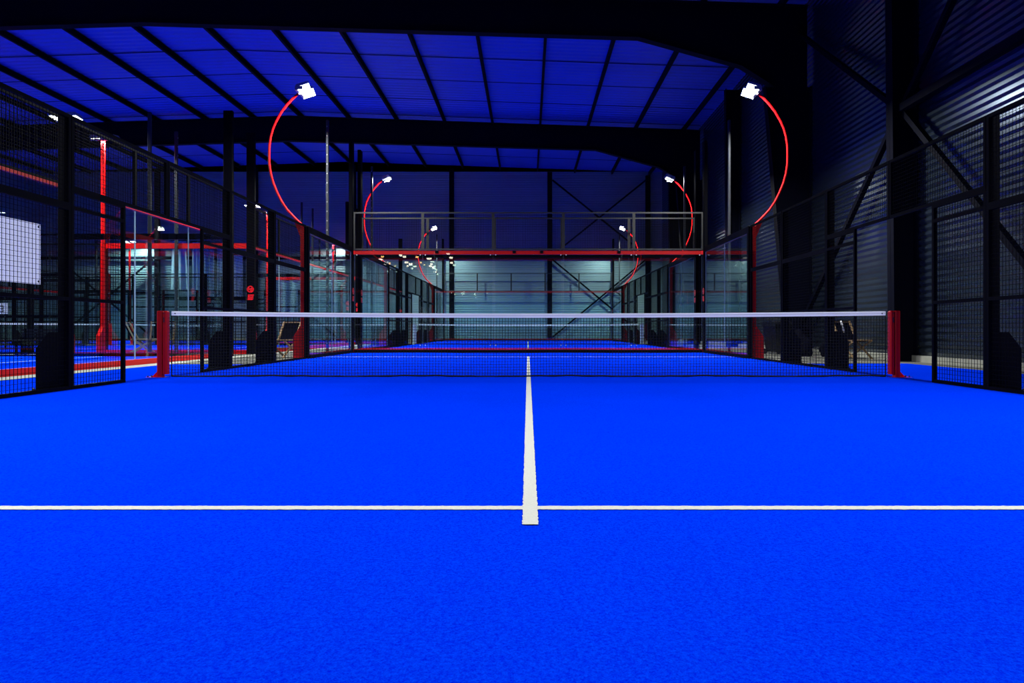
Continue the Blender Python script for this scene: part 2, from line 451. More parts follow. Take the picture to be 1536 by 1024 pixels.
def court(cx, cy, rot, cname, sides, ends, halves, own=False, postmat='red'):
    """local frame: u across (5 m each way), t along (10 m each way) from the net.
       sides = words for u<0, u>0;  ends/halves = words for t<0, t>0"""
    ca, sa = math.cos(rot), math.sin(rot)
    def W(u, t): return (cx + u*ca - t*sa, cy + u*sa + t*ca)
    shape = 'curved' if abs(rot) < .1 else 'straight'
    def ok(u, t):
        x, y = W(u, t); return own or in_view(x, y)
    order = ['first', 'second', 'third', 'fourth', 'fifth']
    # turf with its lines
    def turf():
        mb = MB(); mb.box(-5.0, 5.0, -9.98, 9.98, .001, .012, 'turf'); return mb
    tf = link('turf_floor', cached('court_turf', turf), None, (cx, cy, 0), (0,0,rot))
    tag(tf, 'blue artificial turf with white lines on the '+cname, 'turf', None, 'structure')
    def fuzz(x0, x1, y0, y1, along):
        mb = MB(); rnd = random.Random(int(abs(x0*7+y0*13))+5)
        n = max(2, int((x1-x0 if along == 'x' else y1-y0)/.012)); a = .0022
        top = []; bot = []
        for i in range(n+1):
            f = i/n
            if along == 'x': top.append((x0+(x1-x0)*f, y1+rnd.uniform(-a,a))); bot.append((x0+(x1-x0)*f, y0+rnd.uniform(-a,a)))
            else: top.append((x1+rnd.uniform(-a,a), y0+(y1-y0)*f)); bot.append((x0+rnd.uniform(-a,a), y0+(y1-y0)*f))
        vs = [(x,y,.0145) for x,y in top]+[(x,y,.0145) for x,y in bot]
        if along == 'y': vs = [(x, y, z+.0012) for x, y, z in vs]
        mb.add(vs, [(i, i+1, n+1+i+1, n+1+i) for i in range(n)], 'line'); return mb
    link('centre_line', cached('centre_line', lambda: fuzz(-.027, .027, -7.17, 7.17, 'y')), tf)
    for s in (-1, 1):
        link('service_line', cached(('service_line', s), lambda: fuzz(-4.98, 4.98, s*6.95-.025, s*6.95+.025, 'x')), tf)
    # ends
    for s, e in ((-1, 0), (1, 1)):
        if not (ok(0, s*10) or ok(-5, s*10) or ok(5, s*10)): continue
        rz = rot + (0 if s > 0 else PI)
        en = ends[e]
        g1 = 'glass panes of the end walls'; g2 = 'mesh panels on top of the end walls'
        for i in range(5):
            u = -4+2*i
            if not ok(u, s*10): continue
            # counted from the viewer's left (or the near side for the sideways courts)
            k = i
            x, y = W(u, s*10)
            frm = 'left' if abs(rot) < .1 else 'near side'
            glass_pane(1.99 if 0 < i < 4 else 1.94, .0125, 2.905, W(u + (.03 if i == 0 else -.03 if i == 4 else 0), s*10), rz, f'clear glass pane, {order[k]} from {frm}, {en} of {cname}', g1)
            x, y = W(u, s*10)
            mesh_panel(2.0 if 0 < i < 4 else 1.96, 2.925, 4.0, (), W(u + (.02 if i == 0 else -.02 if i == 4 else 0), s*10), rz, f'black mesh panel over glass, {order[k]} from {frm}, {en} of {cname}', g2)
        x, y = W(0, s*10)
        bm_, bl_, bh_ = 'red', 2.80, 'red'
        if cname == 'second court':
            if s < 0: bm_, bh_ = 'black', 'black'
            else: bl_, bh_ = 2.855, 'red'
        if abs(rot) > .1 and s > 0: bl_ = 2.86
        o = bar_thing('top_band', -4.9695, 4.9695, .006, .075, bl_, 2.91, bm_, (x, y), rz, f'{bh_} horizontal band at the top of the glass, {en} of {cname}', 'beam', 'bands over the end walls')
        def clip():
            mb = MB(); mb.box(-.045, .045, -.022, -.008, 2.835, 2.905, 'black'); return mb
        if cname == 'nearest court':
            for u in (-2.6, -.4, .38, 2.58): link('clip', cached('band_clip', clip), o, (u, 0, 0))
        o = bar_thing('base_rail', -4.94, 4.94, -.07, -.008, .0125, .085, 'black', (x, y), rz, f'black rail at the foot of {en} glass wall of {cname}', 'rail', 'base rails of the end walls')
        o = bar_thing('base_beam', -5.0, 5.0, .02, .09, 0, .115, 'red', (x, y), rz, f'red beam outside the foot of {en} glass wall of {cname}', 'beam', 'base beams of the end walls')
        for u, w in ((-5.02, sides[0]), (5.02, sides[1])):
            if ok(u, s*10):
                x, y = W(u, s*10.03)
                corner_post((x, y), rz, 0, f'tall black corner post with red mark, {w}, {en} of {cname}', 'tall corner posts')
    # sides
    for su, w in ((-1, sides[0]), (1, sides[1])):
        for s, h in ((-1, halves[0]), (1, halves[1])):
            rz = rot + (-PI/2 if su > 0 else PI/2)
            # local +x of a piece points along -t for su>0 and +t for su<0
            sx = (-1 if su > 0 else 1)
            pl = f'{w}, {h} of {cname}'
            for t, nm in ((7, 'beside the floodlight post'), (9, 'nearest the corner')):
                if ok(su*5, s*t):
                    x, y = W(su*5, s*(8.915 if t == 9 else 7.03)); glass_pane(1.85 if t == 9 else 1.9, .0125, 2.855, (x, y), rz, f'clear glass pane {nm}, {pl}', 'glass panes of the side walls')
            if ok(su*5, s*8):
                x, y = W(su*5, s*7.96)
                o = bar_thing('side_top_beam', -1.9, 1.9, -.03, .03, 2.86, 3.0, 'black', (x, y), rz, f'black capping rail on the glass, {pl}', 'rail', 'capping rails of the side glass')
                def strip():
                    mb = MB(); mb.box(-1.9, 1.9, .03, .06, 2.86, 3.0, 'red'); return mb
                l = link('outer_strip', cached('side_outer_strip', strip), o); l['label'] = 'red outer face'
                bar_thing('base_beam', -1.9, 1.9, .02, .08, 0, .115, 'red', (x, y), rz, f'red base beam outside the glass, {pl}', 'beam', 'base beams of the side glass')
                bar_thing('base_rail', -1.9, 1.9, -.06, -.008, .0125, .085, 'black', (x, y), rz, f'black base rail inside the glass, {pl}', 'rail', 'base rails of the side glass')
                # slim tall pole half way along the glass
                x, y = W(su*5.12, s*8)
                def pole():
                    mb = MB(); mb.cbox(-.04, .04, -.03, .03, 0, 6.0, 'grey')
                    for i in range(24): mb.box(-.05, -.04, -.008, .008, .3+i*.24, .325+i*.24, 'alu')
                    return mb
                o = link('netting_pole', cached('netting_pole', pole), None, (x, y, 0), (0,0,rz))
                tag(o, f'slim tall grey pole behind the glass, {pl}', 'pole', 'slim grey poles')
            if ok(su*5, s*6):
                x, y = W(su*5.0, s*6)
                flood_pole((x, y), rz, -s*sx, f'red {shape} floodlight pole, {pl}', 'floodlight poles', straight=(shape == 'straight'))
            else:
                x, y = W(su*5.0, s*6)
                R = Matrix.Rotation(rz, 3, 'Z')@Matrix.Rotation(math.radians(26)*s*sx, 3, 'Y') @ Matrix.Rotation(-math.radians(24), 3, 'X')
                if x > -26:
                    flood_pole((x, y), rz, -s*sx, f'red {shape} floodlight pole, {pl}', 'floodlight poles', straight=(shape == 'straight'))
            for t, nm in ((4, 'amid the mesh'), (2, 'nearest the net')):
                if ok(su*5, s*t):
                    x, y = W(su*5, s*t); fence_post((x, y), rz, f'black fence post {nm}, {pl}', 'black fence posts')
            for t, nm in ((5, 'beside the floodlight post'), (3, 'nearer the net')):
                if ok(su*5, s*t):
                    x, y = W(su*5, s*t)
                    ww = 1.88 if t == 5 else 1.99; off = .04 if t == 5 else 0
                    x, y = W(su*5, s*(t-off))
                    mesh_panel(ww, .0125, 2.0, (1.0,), (x, y), rz, f'lower mesh panel {nm}, {pl}', 'lower mesh fence panels')
                    mesh_panel(ww, 2.0, 3.0, (), (x, y), rz, f'upper mesh panel {nm}, {pl}', 'upper mesh fence panels')
            if ok(su*5, s*1.5):
                x, y = W(su*5, s*1.5)
                mesh_panel(1.0, .0125, 2.2, (1.0, 2.0), (x, y), rz, f'narrow mesh panel beside the net opening, {pl}', 'narrow mesh panels')
                x, y = W(su*5, s*1.0)
                mesh_panel(1.99, 2.2, 3.0, (), (x, y), rz, f'mesh panel over the net opening, {pl}', 'mesh panels over the openings')
    if ok(0, 0) or ok(5, 0) or ok(-5, 0):
        x, y = W(0, 0)
        court_net((x, y), rot, f'black court net with white top tape and {"pale" if postmat=="vinyl" else "red"} posts, {cname}', postmat, 'court nets')

LR = ('left side', 'right side'); ER = ('near end', 'far end'); HR = ('near half', 'far half')
court(0, NET_Y, 0, 'nearest court', LR, ER, HR, own=True)
court(0, NET_Y+20.95, 0, 'second court', LR, ER, HR, postmat='vinyl')
# courts turned sideways on the left: rot = -90deg, t>0 -> +x
LN = ('far side', 'near side'); LE = ('left end', 'right end'); LH = ('left half', 'right half')
for yc, nm in ((11.7, 'closest left court'), (23.6, 'middle left court'), (35.3, 'farthest left court')):
    court(-17.3 if yc < 12 else -17.5, yc, -PI/2, nm, LN, LE, LH)

# ------------------------------------------------------------------ building
def structure(name, mb, label, cat, smooth=False):
    o = link(name, mb.mesh(name, smooth)); tag(o, label, cat, None, 'structure'); return o
mb = MB(); mb.box(WALL_L-.3, WALL_R+.3, WALL_N-.3, WALL_F+.3, -.2, 0, 'concrete')
structure('floor', mb, 'grey concrete floor slab under the courts', 'floor')
# blue turf beside the court
mb = MB(); mb.box(5.002, 7.3, -.5, 13.2, .001, .011, 'turf'); structure('turf_floor', mb, 'blue turf strip between the right fence and the metal wall', 'turf')
mb = MB(); mb.box(-6.75, -5.002, -.5, 12.9, .001, .011, 'turf'); structure('turf_floor', mb, 'blue turf strip outside the left fence of the nearest court', 'turf')
mb = MB(); mb.box(-7.19, -6.752, -2, 41, .001, .016, 'kerb'); structure('trim_1', mb, 'pale concrete strip along the red beams of the left courts', 'floor strip')
mb = MB(); mb.box(WALL_R-.10, WALL_R-.001, WALL_N, WALL_F, 0, .13, 'kerb'); structure('baseboard_right', mb, 'pale concrete kerb at the foot of the right wall', 'kerb')
mb = MB(); mb.box(WALL_L, WALL_R-.11, WALL_F-.10, WALL_F-.001, 0, .13, 'kerb'); structure('baseboard_far', mb, 'pale concrete kerb at the foot of the far wall', 'kerb')
RX = -11.0
def deckz(x): return 10.85 - abs(x-RX)*.035
def ribbed_profile(a, b, pitch, depth, sharp=False):
    pts = []; z = a
    while z < b:
        for f, d in (((0,0),(.50,0),(.58,1),(.93,1)) if sharp else ((0,0),(.14,0),(.55,1),(.95,1))):
            zz = z+f*pitch
            if zz < b: pts.append((zz, d*depth))
        z += pitch
    pts.append((b, 0)); return pts
def ribbed_wall(axis, at, inward, u0, u1, h, m, pitch=.14, depth=.028):
    """horizontal ribs; axis x: plane at x=at running in y; axis y: plane at y=at running in x"""
    mb = MB(); pr = ribbed_profile(.13, h, pitch, depth, m == 'farwall')
    vs = []; fs = []
    for z, d in pr:
        p = at + inward*d
        for u in (u0, u1): vs.append((p, u, z) if axis == 'x' else (u, p, z))
    for i in range(len(pr)-1): fs.append((2*i, 2*i+1, 2*i+3, 2*i+2))
    n = len(vs)
    mb.add(vs, fs, m)
    # body of the wall behind the sheet
    o = at - inward*.002; q = at - inward*.15
    if axis == 'x': mb.box(min(o,q), max(o,q), u0, u1, 0, h, m)
    else: mb.box(u0, u1, min(o,q), max(o,q), 0, h, m)
    return mb
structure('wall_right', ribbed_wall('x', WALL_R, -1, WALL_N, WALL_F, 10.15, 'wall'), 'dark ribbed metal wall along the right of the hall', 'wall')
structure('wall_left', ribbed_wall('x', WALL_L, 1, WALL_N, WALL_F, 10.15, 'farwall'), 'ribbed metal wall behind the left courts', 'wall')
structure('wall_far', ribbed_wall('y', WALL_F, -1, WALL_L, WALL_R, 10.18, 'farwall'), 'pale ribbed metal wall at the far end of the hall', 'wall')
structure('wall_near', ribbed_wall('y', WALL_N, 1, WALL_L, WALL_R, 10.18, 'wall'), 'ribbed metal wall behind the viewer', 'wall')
# roof deck, ribs across
mb = MB(); pr = ribbed_profile(WALL_N-.1, WALL_F+.1, .3, .05)
xs = [WALL_L-.1, RX, WALL_R+.1]
vs = []; fs = []
for y, d in pr:
    for x in xs: vs.append((x, y, deckz(x)-d))
for i in range(len(pr)-1):
    for k in range(2): fs.append((3*i+k, 3*i+k+1, 3*i+k+4, 3*i+k+3))
mb.add(vs, fs, 'deck')
structure('ceiling', mb, 'ribbed metal roof deck lit blue from below', 'ceiling')
# thin cross battens (sheet overlaps) under the deck
for i in range(14):
    y = 17.8 + i*2.33 - 9.32
    if y > 41: break
    mb = MB(); z = .062
    for a, b in ((WALL_L+.1, RX), (RX, WALL_R-.1)):
        mb.add([(a,y-.02,deckz(a)-z),(b,y-.02,deckz(b)-z),(b,y+.02,deckz(b)-z),(a,y+.02,deckz(a)-z),(a,y-.02,deckz(a)-.05),(b,y-.02,deckz(b)-.05),(b,y+.02,deckz(b)-.05),(a,y+.02,deckz(a)-.05)],
               [(0,3,2,1),(4,5,6,7),(0,1,5,4),(1,2,6,5),(2,3,7,6),(3,0,4,7)], 'steel')
    o = link('ceiling_trim', mb.mesh('ceiling_trim')); tag(o, 'thin dark seam running across the roof sheets', 'roof seam', 'roof sheet seams', 'structure')
# purlins
k = 0
for i in range(3, -14, -1):
    x = .56+2.24*i
    mb = MB(); zt = deckz(x)-.065
    mb.box(x-.04, x-.03, WALL_N+.05, WALL_F-.05, zt-.20, zt, 'steel')
    mb.box(x-.04, x+.05, WALL_N+.05, WALL_F-.05, zt-.215, zt-.20, 'steel'); mb.box(x-.04, x+.05, WALL_N+.05, WALL_F-.05, zt-.008, zt, 'steel')
    k += 1
    ordn = ['first','second','third','fourth','fifth','sixth','seventh','eighth','ninth','tenth','eleventh','twelfth','thirteenth','fourteenth','fifteenth','sixteenth','seventeenth'][k-1]
    o = link('roof_purlin_beam', mb.mesh('roof_purlin')); tag(o, f'long dark roof purlin running lengthwise, {ordn} from the right wall', 'purlin', 'roof purlins', 'structure')
# rafters (tapered I frames) and columns
def rafter(y, label):
    bot = [(7.0,7.6),(6.07,8.19),(3.14,9.0),(RX,9.42),(RX*2-3.14,9.0),(RX*2-6.07,8.19),(RX*2-7.0,7.6)]
    top = [(7.98,0),(3.14,0),(RX,0),(RX*2-3.14,0),(RX*2-7.98,0)]
    tp = [(x, deckz(x)-.285) for x, _ in top]
    mb = MB()
    poly = bot + [(RX*2-7.98,7.6)] + tp[::-1] + [(7.98,7.6)]
    mb.prism(poly, 'y', y-.012, y+.012, 'steel')
    for a, b in zip(bot[:-1], bot[1:]):
        mb.add([(a[0],y-.13,a[1]),(a[0],y+.13,a[1]),(b[0],y+.13,b[1]),(b[0],y-.13,b[1]),(a[0],y-.13,a[1]-.02),(a[0],y+.13,a[1]-.02),(b[0],y+.13,b[1]-.02),(b[0],y-.13,b[1]-.02)],
               [(0,1,2,3),(7,6,5,4),(0,4,5,1),(1,5,6,2),(2,6,7,3),(3,7,4,0)], 'steel')
    for a, b in zip(tp[:-1], tp[1:]):
        mb.add([(a[0],y-.13,a[1]),(a[0],y+.13,a[1]),(b[0],y+.13,b[1]),(b[0],y-.13,b[1]),(a[0],y-.13,a[1]-.02),(a[0],y+.13,a[1]-.02),(b[0],y+.13,b[1]-.02),(b[0],y-.13,b[1]-.02)],
               [(0,1,2,3),(7,6,5,4),(0,4,5,1),(1,5,6,2),(2,6,7,3),(3,7,4,0)], 'steel')
    o = link('roof_rafter_beam', mb.mesh('rafter')); tag(o, label, 'rafter', 'roof rafters', 'structure')
rafter(19.6, 'deep black steel rafter crossing the top of the picture')
rafter(31.8, 'deep black steel rafter crossing midway down the roof')
rafter(9.0, 'deep black steel rafter over the net of the nearest court')
def column(x_in_b, x_in_t, ht, y, side, label):
    """I column against a side wall; flanges face across the hall"""
    mb = MB(); xo = (WALL_R-.045) if side > 0 else (WALL_L+.045)
    xb, xt = (x_in_b, x_in_t) if side > 0 else (-22.0-x_in_b+0, -22.0-x_in_t)
    mb.prism([(xb,0),(xo,0),(xo,ht),(xt,ht)], 'y', y-.012, y+.012, 'steel')
    for xa, xc in ((xo, xo), (xb, xt)):
        d = .022 if side > 0 else -.022
        if xa == xo: d = -d
        vs = [(xa,y-.13,0),(xa,y+.13,0),(xc,y+.13,ht),(xc,y-.13,ht),(xa+d,y-.13,0),(xa+d,y+.13,0),(xc+d,y+.13,ht),(xc+d,y-.13,ht)]
        mb.add(vs, [(0,1,2,3),(7,6,5,4),(0,4,5,1),(1,5,6,2),(2,6,7,3),(3,7,4,0)], 'steel')
    o = link('steel_column', mb.mesh('steel_column')); tag(o, label, 'column', 'side wall columns', 'structure')
column(7.58, 7.50, 9.8, 14.3, 1, 'broad black steel column on the right wall beyond the net')
column(7.40, 6.75, 7.6, 19.6, 1, 'tapered dark column on the right wall beside the rear glass')
column(7.58, 7.50, 9.8, 26.1, 1, 'dark column on the right wall beyond the nearest court')
column(7.40, 6.85, 7.6, 31.8, 1, 'tapered dark column on the right wall beside the second court')
column(7.58, 7.50, 9.8, 36.6, 1, 'dark column on the right wall near the far corner')
column(7.40, 6.85, 7.6, 9.0, 1, 'tapered dark column on the right wall at the net, outside the frame')
for y, w in ((9.0, 'closest'), (20.4, 'middle'), (31.8, 'farthest')):
    column(7.40, 6.85, 7.6, y, -1, f'tapered dark column on the left wall beside the {w} left court')
# right wall bracing
def brace(p, q, label, r=.055, group='wall braces', name='wall_brace_beam'):
    mb = MB(); mb.bar(p, q, r, 'steel', 4); o = link(name, mb.mesh('wall_brace')); tag(o, label, 'brace', group, 'structure')
XB = 7.78; HN = 5.25
node = (XB, 14.3, HN)
brace((XB, 14.15, HN-.1), (XB, 9.15, .15), 'dark diagonal brace descending right from the broad column')
brace((XB, 14.45, HN-.1), (XB, 20.25, .15), 'dark diagonal brace descending left from the broad column')
brace((XB, 14.15, HN+.1), (XB, 9.15, 9.6), 'dark diagonal brace rising right from the broad column')
brace((XB, 14.45, HN+.1), (XB, 20.25, 9.6), 'dark diagonal brace rising left from the broad column')
brace((XB-.05, 14.15, HN), (XB-.05, 9.15, HN), 'horizontal steel strut running right from the broad column', .075)
for i, z in enumerate((4.75, 6.4, 2.4)):
    pass
# far wall frame
YF = WALL_F-.20
cols = [(-22.3,'fifth'),(-16.4,'fourth'),(-10.5,'third'),(-4.6,'second'),(1.3,'first')]
for x, w in cols + [(7.2, None)]:
    mb = MB(); h = deckz(x)-.3
    mb.box(x-.14, x+.14, YF-.02, YF, 0, h, 'steel'); mb.box(x-.14, x+.14, YF+.13, YF+.15, 0, h, 'steel'); mb.box(x-.01, x+.01, YF, YF+.13, 0, h, 'steel')
    o = link('steel_column', mb.mesh('far_column'))
    tag(o, 'dark column on the far wall in the right corner' if w is None else f'dark column on the far wall, {w} left of the right corner', 'column', 'far wall columns', 'structure')
mb = MB(); mb.box(WALL_L+.2, WALL_R-.2, YF-.10, YF-.03, 4.86, 5.04, 'steel')
o = link('far_wall_strut_beam', mb.mesh('strut')); tag(o, 'dark horizontal strut across the far wall at mid height', 'beam', None, 'structure')
for (xa, za, xb_, zb, lb) in (
    (1.45, 4.85, 7.05, .2, 'thin dark brace falling to the right on the far wall'),
    (1.45, .2, 7.05, 4.85, 'thin dark brace rising to the right on the far wall'),
    (1.45, 5.1, 7.05, 9.6, 'upper dark brace rising to the right on the far wall'),
    (1.45, 9.6, 7.05, 5.1, 'upper dark brace falling to the right on the far wall'),
    (-28.1, .2, -22.45, 4.85, 'dark brace rising to the right behind the farthest left court'),
    (-28.1, 4.85, -22.45, .2, 'dark brace falling to the right behind the farthest left court')):
    brace((xa, YF-.16, za), (xb_, YF-.16, zb), lb, .045, 'far wall braces')

# ------------------------------------------------------------------ loose things
def glow_panel_mat():
    m, nt, b = newmat('white_panel_added_glow')
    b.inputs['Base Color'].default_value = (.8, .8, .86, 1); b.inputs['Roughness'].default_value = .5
    b.inputs['Emission Color'].default_value = (.78, .83, 1.0, 1); b.inputs['Emission Strength'].default_value = .40  # faint glow added to brighten the plain panel, no lamp behind it
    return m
MT['glowpanel'] = glow_panel_mat()
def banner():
    e = link('wall_banner', None, None, (-5.035, 6.22, 1.13), (0,0,PI/2)); tag(e, 'blank white panel with added glow hung outside the left mesh fence', 'panel')
    mb = MB(); mb.box(-.84, .84, 0, .012, 0, .62, 'glowpanel'); link('sheet', mb.mesh('banner_sheet'), e)
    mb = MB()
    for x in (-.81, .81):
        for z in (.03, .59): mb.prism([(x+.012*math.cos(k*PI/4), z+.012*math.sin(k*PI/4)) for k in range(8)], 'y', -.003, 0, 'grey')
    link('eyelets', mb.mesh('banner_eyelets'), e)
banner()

def deck_chair(loc, rz, label):
    e = link('folding_chair', None, None, loc, (0,0,rz)); tag(e, label, 'chair', 'folding wooden chairs')
    def frame(sx):
        mb = MB(); x = sx*.25
        mb.bar((x, .38, .0), (x, -.28, .42), (.014,.02), 'wood'); mb.bar((x, -.30, 0), (x, .20, .44), (.014,.02), 'wood')
        mb.bar((x, -.30, .42), (x, .24, .42), (.014,.016), 'wood'); mb.bar((x, .10, .30), (x, .36, .86), (.014,.02), 'wood')
        return mb
    for sx in (-1, 1): link('side_frame', cached(('chair_side', sx), lambda: frame(sx)), e)
    def rails():
        mb = MB()
        for y, z in ((.36,.84),(-.28,.42),(.0,.23)): mb.bar((-.25,y,z),(.25,y,z),.012,'wood')
        return mb
    link('cross_rails', cached('chair_rails', rails), e)
    def seat():
        mb = MB(); vs = []; P = [(-.28,.43),(-.1,.39),(.08,.385),(.19,.42)]
        for y, z in P: vs += [(-.24,y,z),(.24,y,z),(.24,y,z-.008),(-.24,y,z-.008)]
        fs = []
        for i in range(3):
            for k in range(4): fs.append((4*i+k, 4*i+(k+1)%4, 4*i+4+(k+1)%4, 4*i+4+k))
        fs += [(0,1,2,3),(15,14,13,12)]; mb.add(vs, fs, 'fabric'); return mb
    def back():
        mb = MB(); vs = []; P = [(.175,.40),(.26,.55),(.33,.70),(.37,.87)]
        for y, z in P: vs += [(-.27,y,z),(.27,y,z),(.27,y+.01,z),(-.27,y+.01,z)]
        fs = []
        for i in range(3):
            for k in range(4): fs.append((4*i+k, 4*i+(k+1)%4, 4*i+4+(k+1)%4, 4*i+4+k))
        fs += [(0,1,2,3),(15,14,13,12)]; mb.add(vs, fs, 'fabric'); return mb
    link('seat', cached('chair_seat', seat), e); link('backrest', cached('chair_back', back), e)
deck_chair((-5.85, 16.3, 0), math.radians(-20), 'folding wooden chair with black canvas behind the left floodlight post')
deck_chair((7.40, 15.6, 0), math.radians(20), 'folding wooden chair with black canvas by the right metal wall')
deck_chair((-9.9, 17.6, 0), math.radians(110), 'folding wooden chair between the closest and middle left courts')

def bin_(loc, rz, label, lidm='plastic', sc=1.0, hm='plastic'):
    e = link('wheeled_bin', None, None, loc, (0,0,rz)); tag(e, label, 'bin')
    mb = MB(); a, b = .20*sc, .26*sc; H = .80*sc
    mb.add([(-a,-a,.06),(a,-a,.06),(a,a,.06),(-a,a,.06),(-b,-b,H),(b,-b,H),(b,b,H),(-b,b,H)], [(0,3,2,1),(0,1,5,4),(1,2,6,5),(2,3,7,6),(3,0,4,7),(4,5,6,7)], 'plastic')
    mb.box(-b-.02, b+.02, -b-.02, b+.02, H-.05, H, 'plastic'); link('body', mb.mesh('bin_body'), e)
    mb = MB(); mb.prism([(-b-.03,H),(b+.03,H),(b+.02,H+.06),(-.1,H+.10),(-b,H+.07)], 'x', -b-.02, b+.02, lidm); link('lid', mb.mesh('bin_lid'), e)
    mb = MB(); mb.bar((-b*.8, b+.06, H-.01), (b*.8, b+.06, H-.01), .015, hm, 8)
    for s in (-1,1): mb.bar((s*b*.7, b, H-.02),(s*b*.7, b+.06, H-.01), .012, 'plastic', 6)
    link('handle', mb.mesh('bin_handle'), e)
    for s in (-1, 1):
        mb = MB(); mb.prism([(a-.0+.075*math.cos(k*PI/8), .075+.075*math.sin(k*PI/8)) for k in range(16)], 'x', s*(a+.01), s*(a+.05), 'plastic'); link('wheel', mb.mesh('bin_wheel'), e)
bin_((6.75, 18.6, 0), math.radians(20), 'black wheeled bin behind the right floodlight post by the wall')
bin_((-5.55, 25.6, 0), math.radians(-10), 'black bin with a yellow grab bar left of the second court', 'plastic', .9, 'yellow')

def bag(loc, sx, sy, sz, seed, label, group, tip=True):
    rnd = random.Random(seed); bm = bmesh.new()
    bmesh.ops.create_icosphere(bm, subdivisions=4, radius=1)
    from mathutils import noise
    for v in bm.verts:
        d = v.co.copy()
        n = noise.noise(d*1.7+Vector((seed*3.1,0,0)))*.16 + noise.noise(d*5+Vector((0,seed,0)))*.05
        v.co = d*(1+n)
        if tip and d.z > .75: v.co.z += (d.z-.75)*1.1; v.co.x *= .8; v.co.y *= .8
        v.co = Vector((v.co.x*sx, v.co.y*sy, v.co.z*sz))
        if v.co.z < -sz*.55: v.co.z = -sz*.55
    for v in bm.verts: v.co.z += sz*.55
    me = bpy.data.meshes.new('bag'); bm.to_mesh(me); bm.free(); me.materials.append(MT['fabric'])
    for p in me.polygons: p.use_smooth = True
    e = link('sports_bag', None, None, loc); tag(e, label, 'bag', group)
    link('body', me, e)
    mb = MB(); zt = sz*(1.55 if not tip else 1.5)
    mb.tube([(-sx*.5,0,zt-.12),(-sx*.35,0,zt+.04),(0,0,zt+.09),(sx*.35,0,zt+.04),(sx*.5,0,zt-.12)], .014, 'fabric', 6); link('strap', mb.mesh('bag_strap', True), e)
bag((6.75, 17.15, 0), .36, .30, .36, 1, 'lumpy black bag heaped by the right wall, left of the folding chair', 'bags by the right wall')
bag((7.45, 16.75, 0), .30, .28, .30, 2, 'second black bag lying between the heap and folding chair', 'bags by the right wall', False)
# white racket leaning at the chair
e = link('padel_racket', None, None, (7.20, 15.50, .41), (math.radians(-14), math.radians(-14), math.radians(68))); tag(e, 'pale racket standing on the folding chair seat by the right wall', 'racket')
mb = MB(); mb.prism([(.115*math.cos(k*PI/12), .34+.14*math.sin(k*PI/12)) for k in range(24)], 'y', -.018, .018, 'vinyl'); link('head', mb.mesh('racket_head'), e)
mb = MB(); mb.bar((0,0,.02),(0,0,.21), .016, 'fabric', 8); link('grip', mb.mesh('racket_grip'), e)

# bench in the gap between the left courts
e = link('bench', None, None, (-12.6, 17.65, 0)); tag(e, 'low black slatted bench between the closest and middle left courts', 'bench')
mb = MB()
for i in range(4): mb.box(-.6, .6, -.18+i*.09, -.11+i*.09, .37, .40, 'plastic')
link('seat', mb.mesh('bench_seat'), e)
mb = MB()
for i in range(3): mb.box(-.6, .6, .19, .21, .46+i*.08, .52+i*.08, 'plastic')
link('backrest', mb.mesh('bench_back'), e)
for x in (-.5, .5):
    mb = MB(); mb.bar((x,-.15,0),(x,-.15,.37),.018,'black'); mb.bar((x,.19,0),(x,.2,.68),.018,'black'); mb.bar((x,-.15,.35),(x,.19,.35),.015,'black'); link('leg', mb.mesh('bench_leg'), e)

# scoreboard by the net of the middle left court
e = link('scoreboard', None, None, (-18.75, 24.2, 0)); tag(e, 'white number board on a black stand at the left edge of the picture', 'scoreboard')
mb = MB(); mb.box(-.36, .36, -.01, .01, 1.22, 1.60, 'vinyl'); link('board', mb.mesh('score_board'), e)
mb = MB(); mb.bar((.26,.03,0),(.26,.03,1.5),.02,'black'); mb.box(.06,.46,-.1,.16,0,.02,'black'); link('stand', mb.mesh('score_stand'), e)
for x in (-.12, .14):
    mb = MB(); w, t = .07, .022
    for z in (1.30, 1.40, 1.50): mb.box(x-w, x+w, -.014, -.010, z-t/2, z+t/2, 'digit')
    mb.box(x+w-t, x+w, -.014, -.010, 1.30, 1.50, 'digit'); link('digit', mb.mesh('score_digit'), e)

# pale plastic sheets hanging at the far wall behind the farthest left court
def sheet(px0, px1, yt, yb, label, slant=3):
    Y = 40.85; s = F/Y
    x0, x1 = (px0-VX)/s, (px1-VX)/s; zt, zb = (VY-yt)/s+CAMH, (VY-yb)/s+CAMH
    mb = MB(); N = 14; d = slant/s
    vs = []; fs = []
    for j in range(7):
        f = j/6
        for side in (0, 1):
            for i in range(N+1):
                u = i/N; xa = x0-d*(1-f) ; xb_ = x1+d*(1-f)
                xx = xa+(xb_-xa)*u
                yy = Y + .05*math.sin(u*PI*5+1.3)*(.4+.6*(1-f)) + side*.006
                vs.append((xx, yy, zb+(zt-zb)*f))
    R_ = N+1
    for j in range(6):
        for side in (0, 1):
            for i in range(N):
                a = j*2*R_+side*R_+i; fs.append((a, a+1, a+1+2*R_, a+2*R_))
    mb.add(vs, fs, 'sheet')
    c = Vector(((x0+x1)/2, Y, zb))
    mb.xf(Matrix.Translation(-c))
    e = link('plastic_sheet', None, None, c); tag(e, label, 'sheet', 'hanging plastic sheets')
    link('cloth', mb.mesh('plastic_sheet', True), e)
    m2 = MB(); m2.bar((x0-.1-c.x, 0, zt-zb+.02), (x1+.1-c.x, 0, zt-zb+.02), .03, 'steel', 8); link('hanging_rail', m2.mesh('sheet_rail'), e)
sheet(258, 279, 361, 434, 'leftmost pale plastic sheet hanging at the far wall')
sheet(288, 300, 363, 438, 'second pale sheet from the left at the far wall', 1)
sheet(305, 321, 367, 446, 'third pale sheet from the left at the far wall', 1)
